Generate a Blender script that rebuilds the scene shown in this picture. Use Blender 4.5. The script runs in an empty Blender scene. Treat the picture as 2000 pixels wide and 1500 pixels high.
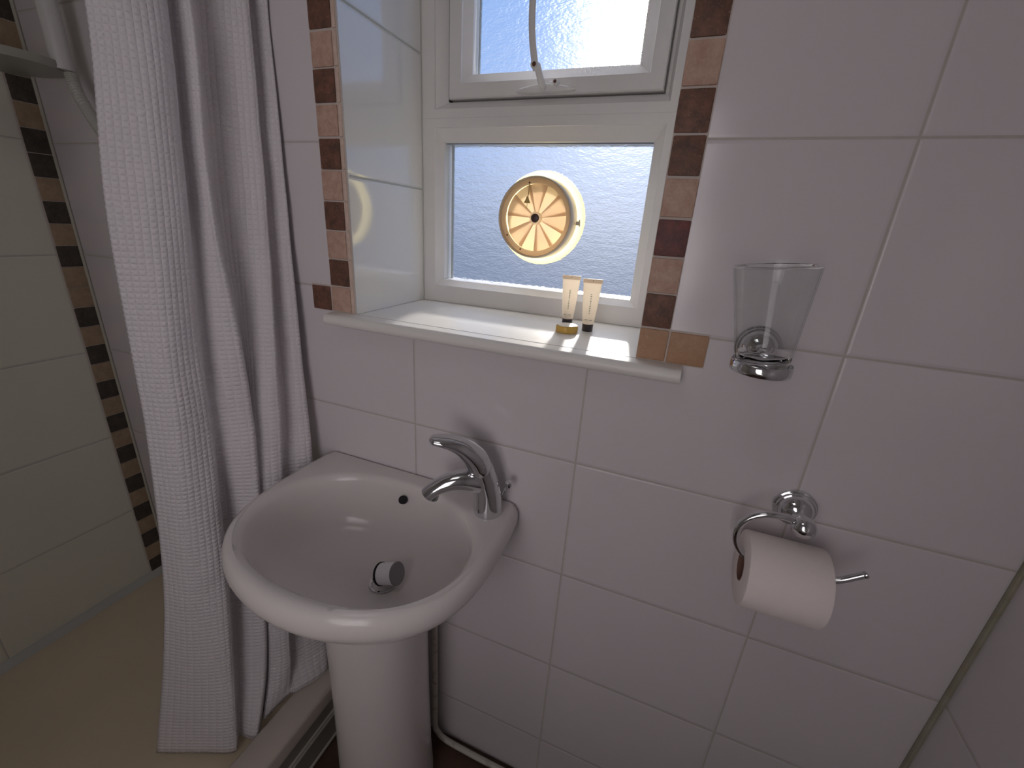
import bpy, bmesh, math, random
from mathutils import Vector, Matrix, noise
random.seed(7)
PI = math.pi
S = bpy.context.scene
COL = S.collection

# ------------------------------------------------------------------ camera
cam_d = bpy.data.cameras.new('camera')
cam_d.sensor_fit = 'HORIZONTAL'; cam_d.sensor_width = 36; cam_d.lens = 14.949
cam_d.clip_start = 0.01
cam = bpy.data.objects.new('camera', cam_d); COL.objects.link(cam)
R_ = Vector((0.928648, 0.366069, 0.060058)); D_ = Vector((0.179553, -0.301885, -0.936283)); F_ = Vector((-0.324613, 0.880261, -0.346074))
M = Matrix.Identity(4)
for i in range(3):
    M[i][0] = R_[i]; M[i][1] = -D_[i]; M[i][2] = -F_[i]
M.translation = (0.11375, -0.65527, -0.11851)
cam.matrix_world = M
S.camera = cam

# ------------------------------------------------------------------ exposure
S.view_settings.view_transform = 'Standard'; S.view_settings.look = 'None'
S.view_settings.gamma = 1.0; S.view_settings.use_curve_mapping = False
S.view_settings.exposure = 0.0
S.cycles.use_denoising = True
S.cycles.max_bounces = 12; S.cycles.transparent_max_bounces = 12
S.cycles.sample_clamp_indirect = 10.0
S.cycles.caustics_reflective = True

# ------------------------------------------------------------------ world: clear morning sky, low sun straight behind the window
SUN = Vector((-0.122, 0.940, 0.292)).normalized()
world = bpy.data.worlds.new('sky'); S.world = world; world.use_nodes = True
wn = world.node_tree.nodes; wl = world.node_tree.links; wn.clear()
wo = wn.new('ShaderNodeOutputWorld'); wb = wn.new('ShaderNodeBackground'); wl.new(wb.outputs[0], wo.inputs[0])
tc = wn.new('ShaderNodeTexCoord'); sx = wn.new('ShaderNodeSeparateXYZ'); wl.new(tc.outputs['Generated'], sx.inputs[0])
mr = wn.new('ShaderNodeMapRange'); mr.inputs[1].default_value = -0.45; mr.inputs[2].default_value = 0.9
wl.new(sx.outputs[2], mr.inputs[0])
cr = wn.new('ShaderNodeValToRGB'); wl.new(mr.outputs[0], cr.inputs[0])
e = cr.color_ramp.elements
e[0].position = 0.0; e[0].color = (0.16, 0.20, 0.28, 1)
e[1].position = 1.0; e[1].color = (0.13, 0.30, 0.74, 1)
for pos, c in ((0.30, (0.22, 0.28, 0.42, 1)), (0.36, (0.29, 0.37, 0.56, 1)), (0.5, (0.35, 0.52, 0.90, 1)), (0.7, (0.24, 0.44, 0.88, 1))):
    k = e.new(pos); k.color = c
dt = wn.new('ShaderNodeVectorMath'); dt.operation = 'DOT_PRODUCT'; dt.inputs[1].default_value = SUN
nm = wn.new('ShaderNodeVectorMath'); nm.operation = 'NORMALIZE'; wl.new(tc.outputs['Generated'], nm.inputs[0]); wl.new(nm.outputs[0], dt.inputs[0])
mx = wn.new('ShaderNodeMath'); mx.operation = 'MAXIMUM'; mx.inputs[1].default_value = 0; wl.new(dt.outputs['Value'], mx.inputs[0])
def wmath(op, a, b):
    n = wn.new('ShaderNodeMath'); n.operation = op
    for i, v in enumerate((a, b)):
        if isinstance(v, (int, float)): n.inputs[i].default_value = v
        else: wl.new(v, n.inputs[i])
    return n.outputs[0]
glow = wmath('ADD', wmath('MULTIPLY', wmath('POWER', mx.outputs[0], 260.0), 4.0), wmath('MULTIPLY', wmath('POWER', mx.outputs[0], 25.0), 0.12))
lowz = wn.new('ShaderNodeMapRange'); lowz.inputs[1].default_value = 0.26; lowz.inputs[2].default_value = 0.02; wl.new(sx.outputs[2], lowz.inputs[0])
glow = wmath('ADD', glow, wmath('MULTIPLY', wmath('MULTIPLY', wmath('POWER', mx.outputs[0], 24.0), lowz.outputs[0]), 0.9))
gc = wn.new('ShaderNodeVectorMath'); gc.operation = 'SCALE'; gc.inputs[0].default_value = (1.0, 0.95, 0.88); wl.new(glow, gc.inputs['Scale'])
ad = wn.new('ShaderNodeVectorMath'); ad.operation = 'ADD'; wl.new(cr.outputs[0], ad.inputs[0]); wl.new(gc.outputs[0], ad.inputs[1])
wl.new(ad.outputs[0], wb.inputs[0]); wb.inputs[1].default_value = 1.0

# ------------------------------------------------------------------ sun, and two unseen area lights added as fill
sd = bpy.data.lights.new('sun', 'SUN'); sd.energy = 15.0; sd.angle = math.radians(3); sd.color = (1.0, 0.93, 0.84)
so = bpy.data.objects.new('sun', sd); COL.objects.link(so)
so.rotation_euler = (-SUN).to_track_quat('-Z', 'Y').to_euler()
def area(name, loc, target, sx_, sy_, power, color):
    d = bpy.data.lights.new(name, 'AREA'); d.shape = 'RECTANGLE'; d.size = sx_; d.size_y = sy_; d.energy = power; d.color = color
    o = bpy.data.objects.new(name, d); COL.objects.link(o); o.location = loc
    o.rotation_euler = (Vector(target) - Vector(loc)).to_track_quat('-Z', 'Y').to_euler(); return o
area('ceiling_fill', (-0.30, -0.85, 0.84), (-0.35, -0.60, -1.0), 0.42, 0.42, 0.75, (1.0, 0.96, 0.94))  # unseen overhead area light, added to fill the dim room
fill_ob = area('back_fill', (-0.10, -1.44, -0.15), (-0.30, 0.0, -0.30), 0.52, 1.0, 1.38, (1.0, 0.925, 0.96)); fill_ob.data.spread = math.radians(110)  # unseen area light added as fill; the back wall has no opening

# ------------------------------------------------------------------ material helpers
def mat(name, col=(0.8, 0.8, 0.8), rough=0.5, metal=0.0, spec=0.5, **kw):
    m = bpy.data.materials.new(name); m.use_nodes = True
    b = m.node_tree.nodes['Principled BSDF']
    b.inputs['Base Color'].default_value = (*col, 1); b.inputs['Roughness'].default_value = rough
    b.inputs['Metallic'].default_value = metal; b.inputs['Specular IOR Level'].default_value = spec
    for k_, v in kw.items(): b.inputs[k_].default_value = v
    return m
class G:
    def __init__(s, m): s.m = m; s.n = m.node_tree.nodes; s.l = m.node_tree.links; s.b = s.n.get('Principled BSDF')
    def new(s, t, **k):
        n = s.n.new(t)
        for a, v in k.items(): setattr(n, a, v)
        return n
    def put(s, v, sock):
        if isinstance(v, bpy.types.NodeSocket): s.l.new(v, sock)
        else: sock.default_value = v
    def math(s, op, a, b=0.0, c=None):
        n = s.new('ShaderNodeMath', operation=op); s.put(a, n.inputs[0]); s.put(b, n.inputs[1])
        if c is not None: s.put(c, n.inputs[2])
        return n.outputs[0]
    def coords(s, which='Object'):
        t = s.new('ShaderNodeTexCoord'); q = s.new('ShaderNodeSeparateXYZ'); s.l.new(t.outputs[which], q.inputs[0]); return t.outputs[which], q.outputs
    def noise(s, vec, scale, detail=3, rough=.5):
        n = s.new('ShaderNodeTexNoise'); s.l.new(vec, n.inputs['Vector']); n.inputs['Scale'].default_value = scale
        n.inputs['Detail'].default_value = detail; n.inputs['Roughness'].default_value = rough; return n.outputs['Fac']
    def ramp(s, f, *stops):
        n = s.new('ShaderNodeValToRGB'); s.l.new(f, n.inputs[0]); el = n.color_ramp.elements
        while len(el) > 1: el.remove(el[-1])
        el[0].position, el[0].color = stops[0][0], (*stops[0][1], 1)
        for p_, c in stops[1:]: k_ = el.new(p_); k_.color = (*c, 1)
        return n.outputs[0]
    def mix(s, f, a, b):
        n = s.new('ShaderNodeMix', data_type='RGBA'); s.put(f, n.inputs[0])
        for v, i in ((a, 6), (b, 7)): s.put(v if isinstance(v, bpy.types.NodeSocket) else (*v, 1), n.inputs[i])
        return n.outputs[2]
    def bump(s, h, strength, dist):
        n = s.new('ShaderNodeBump'); n.inputs['Strength'].default_value = strength; n.inputs['Distance'].default_value = dist
        s.l.new(h, n.inputs['Height']); return n.outputs[0]

def tile_mat(name, au, pu, ou, av, pv, ov, base=(0.745, 0.70, 0.72), grout=(0.60, 0.56, 0.52), gw=0.0016, rough=0.13):
    m = mat(name, base, rough); g = G(m); vec, c = g.coords()
    def dist(ax, pitch, off):
        t = g.math('DIVIDE', g.math('SUBTRACT', c[ax], off), pitch)
        f = g.math('FRACT', g.math('ADD', t, 100.0))
        return g.math('MULTIPLY', g.math('SUBTRACT', 0.5, g.math('ABSOLUTE', g.math('SUBTRACT', f, 0.5))), pitch)
    d = dist(av, pv, ov)
    if au is not None: d = g.math('MINIMUM', d, dist(au, pu, ou))
    def mrange(lo, hi):
        n = g.new('ShaderNodeMapRange', interpolation_type='SMOOTHSTEP'); g.l.new(d, n.inputs[0]); n.inputs[1].default_value = lo; n.inputs[2].default_value = hi; return n.outputs[0]
    face = mrange(gw * .7, gw * 1.3); pillow = mrange(gw * .6, gw * 3.5)
    n1 = g.noise(vec, 9.0, 2); n2 = g.noise(vec, 60.0, 4)
    body = g.mix(g.math('MULTIPLY', n1, 0.35), base, tuple(x * .93 for x in base))
    gcol = g.mix(n2, grout, tuple(x * .80 for x in grout))
    g.l.new(g.mix(face, gcol, body), g.b.inputs['Base Color'])
    g.l.new(g.math('MULTIPLY_ADD', g.math('SUBTRACT', 1.0, face), 0.5, g.math('MULTIPLY_ADD', n2, 0.08, rough - .03)), g.b.inputs['Roughness'])
    h = g.math('ADD', g.math('MULTIPLY', pillow, 1.0), g.math('MULTIPLY', g.noise(vec, 5.0, 1), 0.9))
    g.l.new(g.bump(h, 0.6, 0.0012), g.b.inputs['Normal'])
    return m
M_front = tile_mat('front_wall_tiles', 0, .3288, 0.0, 2, .25, 0.0)
M_side = tile_mat('side_wall_tiles', 1, .3288, -.05, 2, .25, 0.0, base=(0.76, 0.74, 0.64))
M_right = tile_mat('right_wall_tiles', 1, .3288, -.27, 2, .25, 0.0)
M_reveal = tile_mat('reveal_tiles', None, 1, 0, 2, .25, -.0525, base=(0.86, 0.85, 0.82), grout=(0.80, 0.78, 0.72), rough=0.07)
M_reveal.node_tree.nodes['Principled BSDF'].inputs['IOR'].default_value = 1.9
M_paint = mat('painted_plaster', (0.78, 0.75, 0.74), 0.8)

M_ceramic = mat('white_ceramic', (0.80, 0.755, 0.74), 0.16, 0, 0.45)
M_upvc = mat('white_upvc', (0.76, 0.74, 0.72), 0.32); g = G(M_upvc); v, c = g.coords()
g.l.new(g.mix(g.noise(v, 14, 4), (0.78, 0.76, 0.74), (0.72, 0.70, 0.68)), g.b.inputs['Base Color'])
M_sill = mat('sill_white', (0.86, 0.84, 0.81), 0.38)
M_chrome = mat('chrome', (0.72, 0.73, 0.75), 0.07, 1.0)
M_chrome_dull = mat('dull_chrome', (0.30, 0.30, 0.31), 0.28, 1.0)
M_dark = mat('dark_hole', (0.01, 0.01, 0.01), 0.8)
M_screw = mat('brown_screw', (0.12, 0.05, 0.03), 0.5)
M_pipe = mat('painted_pipe', (0.60, 0.57, 0.50), 0.4); g = G(M_pipe); v, c = g.coords()
g.l.new(g.mix(g.ramp(g.noise(v, 45, 5), (0.55, (0, 0, 0)), (0.72, (1, 1, 1))), (0.62, 0.59, 0.52), (0.36, 0.31, 0.25)), g.b.inputs['Base Color'])
M_plastic = mat('white_plastic', (0.70, 0.70, 0.68), 0.3)
M_ivory = mat('ivory_silicone', (0.52, 0.50, 0.42), 0.4)
M_silg = mat('stained_silicone', (0.30, 0.27, 0.14), 0.5); g = G(M_silg); v, c = g.coords()
g.l.new(g.mix(g.noise(v, 22, 4), (0.22, 0.20, 0.12), (0.46, 0.43, 0.36)), g.b.inputs['Base Color'])
M_white = mat('silicone', (0.52, 0.54, 0.50), 0.35)
M_tray = mat('tray_acrylic', (0.72, 0.62, 0.46), 0.35); g = G(M_tray); v, c = g.coords()
g.l.new(g.mix(g.noise(v, 6, 5), (0.74, 0.64, 0.48), (0.64, 0.55, 0.40)), g.b.inputs['Base Color'])
M_traytop = mat('tray_rim', (0.62, 0.56, 0.50), 0.25)
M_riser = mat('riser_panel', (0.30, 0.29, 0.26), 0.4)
M_bead = mat('riser_bead', (0.55, 0.53, 0.47), 0.4)
M_floor = mat('floor_vinyl', (0.10, 0.06, 0.04), 0.45); g = G(M_floor); v, c = g.coords()
g.l.new(g.mix(g.noise(v, 18, 6), (0.14, 0.08, 0.05), (0.06, 0.035, 0.025)), g.b.inputs['Base Color'])

def stone(name, a, b, speck):
    m = mat(name, a, 0.55); g = G(m); v, c = g.coords()
    col_ = g.mix(g.ramp(g.noise(v, 62, 6, .7), (0.36, (0, 0, 0)), (0.64, (1, 1, 1))), a, b)
    s_ = g.ramp(g.noise(v, 330, 3, .7), (0.62, (0, 0, 0)), (0.70, (1, 1, 1)))
    g.l.new(g.mix(s_, col_, speck), g.b.inputs['Base Color'])
    g.l.new(g.bump(g.noise(v, 260, 4), 0.5, 0.0012), g.b.inputs['Normal']); return m
M_chips = [stone('dark_brown_stone', (0.22, 0.095, 0.060), (0.10, 0.052, 0.035), (0.42, 0.30, 0.22)),
           stone('tan_stone', (0.62, 0.43, 0.34), (0.48, 0.30, 0.22), (0.60, 0.46, 0.36)),
           stone('maroon_stone', (0.20, 0.065, 0.055), (0.11, 0.042, 0.045), (0.34, 0.22, 0.18)),
           stone('orange_tan_stone', (0.50, 0.30, 0.18), (0.44, 0.25, 0.14), (0.66, 0.50, 0.38)),
           stone('charcoal_stone', (0.085, 0.07, 0.05), (0.045, 0.035, 0.03), (0.22, 0.2, 0.15)),
           stone('sand_stone', (0.42, 0.31, 0.20), (0.32, 0.23, 0.15), (0.42, 0.33, 0.22))]
M_mgrout = mat('mosaic_grout', (0.60, 0.53, 0.48), 0.8)
M_littrim = stone('window_lit_stone_edge', (0.74, 0.58, 0.49), (0.62, 0.47, 0.38), (0.8, 0.7, 0.6))  # tan edge, made paler: the window light it catches is in the colour

# textured obscure glass: the room side is rippled, the outer side is clear
def glass_mats():
    m = bpy.data.materials.new('obscure_glass'); m.use_nodes = True; g = G(m)
    out = g.n['Material Output']; g.n.remove(g.b)
    v, c = g.coords()
    mp = g.new('ShaderNodeMapping'); mp.inputs['Scale'].default_value = (0.55, 1.0, 1.25); g.l.new(v, mp.inputs[0])
    n1 = g.noise(mp.outputs[0], 300, 2, .5); n2 = g.noise(mp.outputs[0], 75, 2, .5)
    h = g.math('ADD', g.math('MULTIPLY', n1, 0.55), g.math('MULTIPLY', n2, 1.2))
    bp = g.bump(h, 1.0, 0.0042)
    rf = g.new('ShaderNodeBsdfRefraction'); rf.inputs['IOR'].default_value = 1.16; rf.inputs['Roughness'].default_value = 0.06
    rf.inputs['Color'].default_value = (0.95, 0.97, 1, 1); g.l.new(bp, rf.inputs['Normal'])
    tr = g.new('ShaderNodeBsdfTransparent'); tr.inputs[0].default_value = (0.95, 0.97, 1, 1)
    mx_ = g.new('ShaderNodeMixShader'); mx_.inputs[0].default_value = 0.36; g.l.new(rf.outputs[0], mx_.inputs[1]); g.l.new(tr.outputs[0], mx_.inputs[2])
    gl = g.new('ShaderNodeBsdfGlossy'); gl.inputs['Roughness'].default_value = 0.15; g.l.new(bp, gl.inputs['Normal'])
    m2 = g.new('ShaderNodeMixShader'); m2.inputs[0].default_value = 0.05; g.l.new(mx_.outputs[0], m2.inputs[1]); g.l.new(gl.outputs[0], m2.inputs[2])
    g.l.new(m2.outputs[0], out.inputs[0])
    k_ = bpy.data.materials.new('clear_glass_face'); k_.use_nodes = True; g = G(k_); out = g.n['Material Output']; g.n.remove(g.b)
    tr = g.new('ShaderNodeBsdfTransparent'); tr.inputs[0].default_value = (0.98, 0.99, 1, 1); g.l.new(tr.outputs[0], out.inputs[0])
    return m, k_
M_glass, M_clear = glass_mats()
def translucent(name, col, tl, rough=0.4, trans=0.5):
    m = mat(name, col, rough); g = G(m); out = g.n['Material Output']
    t = g.new('ShaderNodeBsdfTranslucent'); t.inputs[0].default_value = (*tl, 1)
    x = g.new('ShaderNodeMixShader'); x.inputs[0].default_value = trans
    g.l.new(g.b.outputs[0], x.inputs[1]); g.l.new(t.outputs[0], x.inputs[2]); g.l.new(x.outputs[0], out.inputs[0]); return m
M_vent = translucent('vent_amber', (0.82, 0.71, 0.58), (0.84, 0.70, 0.54), 0.3, 0.6)
M_vent2 = translucent('vent_cream', (0.85, 0.78, 0.66), (0.86, 0.74, 0.58), 0.3, 0.65)
M_ventrim = translucent('vent_rim', (0.60, 0.56, 0.50), (0.6, 0.50, 0.36), 0.2, 0.35)
M_flange = translucent('vent_flange', (0.85, 0.80, 0.62), (1.0, 0.93, 0.66), 0.4, 0.85)
M_brass = translucent('dull_brass', (0.62, 0.52, 0.26), (0.6, 0.48, 0.2), 0.35, 0.5)
M_cream = translucent('cream_tube', (0.90, 0.84, 0.76), (0.92, 0.84, 0.72), 0.35, 0.50)
M_cap = mat('black_cap', (0.03, 0.022, 0.028), 0.3)
M_ink = mat('grey_print', (0.30, 0.32, 0.24), 0.6)
M_soap = translucent('gold_wrapper', (0.85, 0.62, 0.16), (0.95, 0.62, 0.12), 0.3, 0.35)
M_label = mat('pale_label', (0.82, 0.78, 0.70), 0.45)
M_paper = mat('tissue_paper', (0.97, 0.885, 0.86), 0.95); g = G(M_paper); v, c = g.coords()
g.l.new(g.bump(g.noise(v, 500, 4), 0.4, 0.0008), g.b.inputs['Normal'])
M_card = mat('cardboard', (0.22, 0.12, 0.09), 0.9)
M_tumbler = mat('clear_glass', (0.99, 0.99, 0.99), 0.0, 0, 0.5, **{'Transmission Weight': 1.0, 'IOR': 1.45})
def thin_glass():
    m = bpy.data.materials.new('thin_clear_glass'); m.use_nodes = True; g = G(m); out = g.n['Material Output']; g.n.remove(g.b)
    lw = g.new('ShaderNodeLayerWeight'); lw.inputs['Blend'].default_value = 0.35
    tr = g.new('ShaderNodeBsdfTransparent'); g.l.new(g.mix(g.math('POWER', lw.outputs['Facing'], 5.0), (0.985, 0.99, 0.99), (0.50, 0.53, 0.55)), tr.inputs[0])
    gl = g.new('ShaderNodeBsdfGlossy'); gl.inputs['Roughness'].default_value = 0.03
    fr = g.math('MULTIPLY_ADD', g.math('POWER', lw.outputs['Facing'], 5.0), 0.6, 0.035)
    x = g.new('ShaderNodeMixShader'); g.l.new(fr, x.inputs[0]); g.l.new(tr.outputs[0], x.inputs[1]); g.l.new(gl.outputs[0], x.inputs[2]); g.l.new(x.outputs[0], out.inputs[0]); return m
M_thin = thin_glass()
M_hose = mat('hose', (0.50, 0.50, 0.46), 0.35)
M_dish = translucent('frosted_dish', (0.55, 0.56, 0.50), (0.5, 0.5, 0.42), 0.3, 0.3)

def cloth_mat():
    m = mat('waffle_cotton', (0.94, 0.90, 0.93), 0.9); g = G(m); out = g.n['Material Output']
    vec, c = g.coords('UV')
    def wave(s_): 
        return g.math('ABSOLUTE', g.math('SINE', g.math('MULTIPLY', s_, PI / 0.0084)))
    a = wave(c[0]); b = wave(c[1])
    cell = g.math('MULTIPLY', g.math('POWER', a, 0.7), g.math('POWER', b, 0.7))
    h = g.math('ADD', cell, g.math('MULTIPLY', g.noise(vec, 700, 2), 0.10))
    nb = g.bump(h, 0.75, 0.0021)
    g.l.new(nb, g.b.inputs['Normal'])
    t = g.new('ShaderNodeBsdfTranslucent'); t.inputs[0].default_value = (0.80, 0.76, 0.78, 1); g.l.new(nb, t.inputs['Normal'])
    x = g.new('ShaderNodeMixShader'); x.inputs[0].default_value = 0.18
    g.l.new(g.b.outputs[0], x.inputs[1]); g.l.new(t.outputs[0], x.inputs[2]); g.l.new(x.outputs[0], out.inputs[0]); return m
M_cloth = cloth_mat()

# ------------------------------------------------------------------ mesh helpers
def obj(name, bm, m, parent=None, smooth=True, angle=35):
    me = bpy.data.meshes.new(name)
    bmesh.ops.recalc_face_normals(bm, faces=bm.faces)
    bm.to_mesh(me); bm.free()
    for x in (m if isinstance(m, (list, tuple)) else [m]): me.materials.append(x)
    if smooth:
        for p_ in me.polygons: p_.use_smooth = True
        try: me.set_sharp_from_angle(angle=math.radians(angle))
        except Exception: pass
    o = bpy.data.objects.new(name, me); COL.objects.link(o)
    if parent:
        o.parent = parent
        o.matrix_parent_inverse = parent.matrix_world.inverted()
    return o
def thing(name, label, cat, loc=(0, 0, 0), group=None):
    o = bpy.data.objects.new(name, None); COL.objects.link(o); o.location = loc; o.empty_display_size = .05
    o.matrix_world = Matrix.Translation(loc)
    o['label'] = label; o['category'] = cat
    if group: o['group'] = group
    return o
def tag(o, label, cat, group=None):
    o['label'] = label; o['category'] = cat
    if group: o['group'] = group
    return o
def struct(o): o['kind'] = 'structure'; return o
def box(bm, x0, x1, y0, y1, z0, z1, bev=0.0, seg=2, mi=0):
    vs = [bm.verts.new((x, y, z)) for x in (x0, x1) for y in (y0, y1) for z in (z0, z1)]
    fs = [bm.faces.new([vs[i] for i in f]) for f in ((0, 1, 3, 2), (4, 6, 7, 5), (0, 4, 5, 1), (2, 3, 7, 6), (0, 2, 6, 4), (1, 5, 7, 3))]
    for f in fs: f.material_index = mi
    if bev:
        es = list({e_ for f in fs for e_ in f.edges})
        r = bmesh.ops.bevel(bm, geom=es, offset=bev, segments=seg, affect='EDGES', profile=.6)
        for f in r['faces']: f.material_index = mi
    return fs
def loft(bm, loops, cap0=True, cap1=True, mi=0, closed=True):
    rs = [[bm.verts.new(p_) for p_ in l] for l in loops]
    n = len(rs[0])
    for a, b in zip(rs, rs[1:]):
        for i in range(n if closed else n - 1):
            j = (i + 1) % n
            f = bm.faces.new((a[i], a[j], b[j], b[i])); f.material_index = mi
    if cap0: bm.faces.new(rs[0][::-1]).material_index = mi
    if cap1: bm.faces.new(rs[-1]).material_index = mi
    return rs
def basis(ax):
    w = Vector(ax).normalized(); u = w.orthogonal().normalized() if abs(w.z) > .99 else Vector((0, 0, 1)).cross(w).normalized()
    return u, w.cross(u), w
def lathe(bm, prof, origin, axis=(0, 0, 1), n=48, cap0=True, cap1=True, mi=0):
    """prof: (radius, height along axis)"""
    u, v_, w = basis(axis); o = Vector(origin)
    return loft(bm, [[o + w * h + (u * math.cos(2 * PI * i / n) + v_ * math.sin(2 * PI * i / n)) * max(r, 1e-5) for i in range(n)] for r, h in prof], cap0, cap1, mi)
def catmull(pts, sub=8):
    pts = [Vector(p_) for p_ in pts]; out = []
    P = [2 * pts[0] - pts[1]] + pts + [2 * pts[-1] - pts[-2]]
    for i in range(1, len(P) - 2):
        for k_ in range(sub):
            t = k_ / sub; a, b, c_, d = P[i - 1:i + 3]
            out.append(.5 * ((2 * b) + (c_ - a) * t + (2 * a - 5 * b + 4 * c_ - d) * t * t + (3 * b - a - 3 * c_ + d) * t ** 3))
    out.append(pts[-1]); return out
def tube(bm, pts, rad, n=20, side=None, cap=True, mi=0):
    """rad: float, or a list of (across, thick) per point; side = fixed sideways axis"""
    pts = [Vector(p_) for p_ in pts]; N = len(pts); loops = []; prev = None
    for i, p_ in enumerate(pts):
        t = (pts[min(i + 1, N - 1)] - pts[max(i - 1, 0)]).normalized()
        if side is not None: u = (Vector(side) - Vector(side).dot(t) * t).normalized()
        elif prev is None: u = basis(t)[0]
        else: u = (prev - prev.dot(t) * t).normalized()
        prev = u; v_ = t.cross(u)
        r = rad if not isinstance(rad, (list, tuple)) else rad[i]
        ru, rv = (r, r) if not isinstance(r, (list, tuple, Vector)) else (r[0], r[1])
        loops.append([p_ + u * math.cos(2 * PI * k_ / n) * ru + v_ * math.sin(2 * PI * k_ / n) * rv for k_ in range(n)])
    return loft(bm, loops, cap, cap, mi)
def rects(bm, L, mi=0, cap=False):
    return loft(bm, [[(x0, y, z0), (x1, y, z0), (x1, y, z1), (x0, y, z1)] for x0, x1, z0, z1, y in L], cap, cap, mi)

FLOOR = -1.40; CEIL = 0.90; XL = -1.318; XR = 0.595; BACK = -1.50; WY = 0.30
WX0, WX1, WZ0, WZ1 = -.456, .071, -.295, .60

# ------------------------------------------------------------------ the room
bm = bmesh.new()
xs = [XL, WX0, WX1, XR]; zs = [FLOOR, WZ0, WZ1, CEIL]
for i in range(3):
    for j in range(3):
        if i == 1 and j == 1: continue
        bm.faces.new([bm.verts.new(q) for q in ((xs[i], 0, zs[j]), (xs[i + 1], 0, zs[j]), (xs[i + 1], 0, zs[j + 1]), (xs[i], 0, zs[j + 1]))])
for i in range(3):
    for j in range(3):
        if i == 1 and j == 1: continue
        bm.faces.new([bm.verts.new(q) for q in ((xs[i], WY, zs[j]), (xs[i], WY, zs[j + 1]), (xs[i + 1], WY, zs[j + 1]), (xs[i + 1], WY, zs[j]))])
o_ = struct(obj('wall_front', bm, M_front, smooth=False))
def quad(name, pts, m):
    bm = bmesh.new(); bm.faces.new([bm.verts.new(q) for q in pts]); return struct(obj(name, bm, m, smooth=False))
def slab(name, b, m): 
    bm = bmesh.new(); box(bm, *b); return struct(obj(name, bm, m, smooth=False))
slab('wall_left', (XL - .1, XL, BACK - .1, WY, FLOOR - .1, CEIL), M_side)
slab('wall_right', (XR, XR + .1, BACK - .1, WY, FLOOR - .1, CEIL), M_right)
slab('wall_back', (XL, XR, BACK - .1, BACK, FLOOR - .1, CEIL), M_paint)
slab('floor', (XL, XR, BACK, WY, FLOOR - .1, FLOOR), M_floor)
slab('ceiling', (XL - .1, XR + .1, BACK - .1, WY, CEIL, CEIL + .1), M_paint)
# tiled sides of the window opening
slab('wall_reveal_left', (WX0 - .03, WX0, .0005, WY - .001, WZ0, WZ1), M_reveal)
slab('wall_reveal_right', (WX1, WX1 + .03, .0005, WY - .001, WZ0, WZ1), M_reveal)
slab('wall_reveal_top', (WX0, WX1, .0005, WY - .001, WZ1, WZ1 + .03), M_paint)
slab('wall_reveal_bottom', (WX0, WX1, .0005, WY - .001, WZ0 - .06, WZ0 - .03), M_paint)
# raised grout beads on the left reveal
bm = bmesh.new()
for z in (-.0525, .1975, .4475): tube(bm, [(WX0 - .0002, .004, z), (WX0 - .0002, .236, z)], .0018, 8)
tube(bm, [(WX0 - .0005, .2345, WZ0), (WX0 - .0005, .2345, WZ1)], .0022, 8)
struct(obj('trim_1', bm, M_white))

# mosaic borders: every chip is its own bevelled block on a grout bed
def mosaic(name, chips, bed):
    bm = bmesh.new()
    for b in bed: box(bm, *b, mi=6)
    for (x0, x1, y0, y1, z0, z1, mi) in chips: box(bm, x0, x1, y0, y1, z0, z1, .0022, 2, mi)
    return struct(obj(name, bm, M_chips + [M_mgrout, M_littrim], angle=50))
def jit(): return random.uniform(-.0007, .0007)
zb = lambda k_: -.2955 + .0502 * k_
right_seq = [3, 0, 1, 2, 1, 0, 0, 1, 0, 1, 0, 0, 1, 0, 1, 0, 1, 0]
ch = [(.0715 + jit(), .1125 + jit(), -.0030, .002, zb(k_) + .0014 + jit(), zb(k_ + 1) - .0014 + jit(), mi) for k_, mi in enumerate(right_seq)]
ch.append((.1145, .1665, -.0030, .002, zb(0) + .0012, zb(1) - .0025, 3))
mosaic('trim_2', ch, [(.0708, .1135, -.0008, .002, zb(0), zb(18)), (.1135, .1675, -.0008, .002, zb(0), zb(1))])
left_seq = [1, 0, 1, 0, 1, 0, 1, 0, 1, 0, 1, 0, 0, 1, 0, 1, 0, 1]
ch = [(-.5120 + jit(), -.4680 + jit(), -.0030, .002, zb(k_) + .0014 + jit(), zb(k_ + 1) - .0014 + jit(), mi) for k_, mi in enumerate(left_seq)]
ch += [(-.4665, -.4590, -.0030, .002, zb(k_) + .0008, zb(k_ + 1) - .0008, 7) for k_ in range(18)]
ch.append((-.5600, -.5155, -.0030, .002, zb(0) + .0008, zb(1) - .003, 0))
mosaic('trim_3', ch, [(-.5135, -.4570, -.0008, .002, zb(0), zb(18)), (-.561, -.5135, -.0008, .002, zb(0), zb(1))])
# vertical strip in the shower corner, on the left wall
seq = [4, 5] * 8 + [4, 5, 5, 4, 5, 4, 5, 4, 4, 5, 4, 5, 5, 4, 5, 4, 5, 4, 5, 4, 5, 4, 5, 4]
zc = lambda k_: -1.247 + .0509 * k_
bm = bmesh.new(); box(bm, XL - .002, XL + .0006, -.051, -.0005, zc(0), zc(40), mi=6)
for k_ in range(40): box(bm, XL - .002, XL + .003, -.0485 + jit(), -.0035 + jit(), zc(k_) + .0008, zc(k_ + 1) - .0008, .0015, 2, seq[k_])
struct(obj('trim_4', bm, M_chips + [M_mgrout, M_littrim], angle=50))
# silicone in the corners
bm = bmesh.new(); tube(bm, [(XL + .003, -.003, -1.245), (XL + .003, -.003, CEIL)], .0035, 8); struct(obj('trim_5', bm, M_ivory))
bm = bmesh.new(); tube(bm, [(XR - .002, -.002, FLOOR), (XR - .002, -.002, -.5), (XR - .002, -.002, CEIL)], [.005, .004, .002], 10); struct(obj('trim_6', bm, M_silg))

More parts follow.
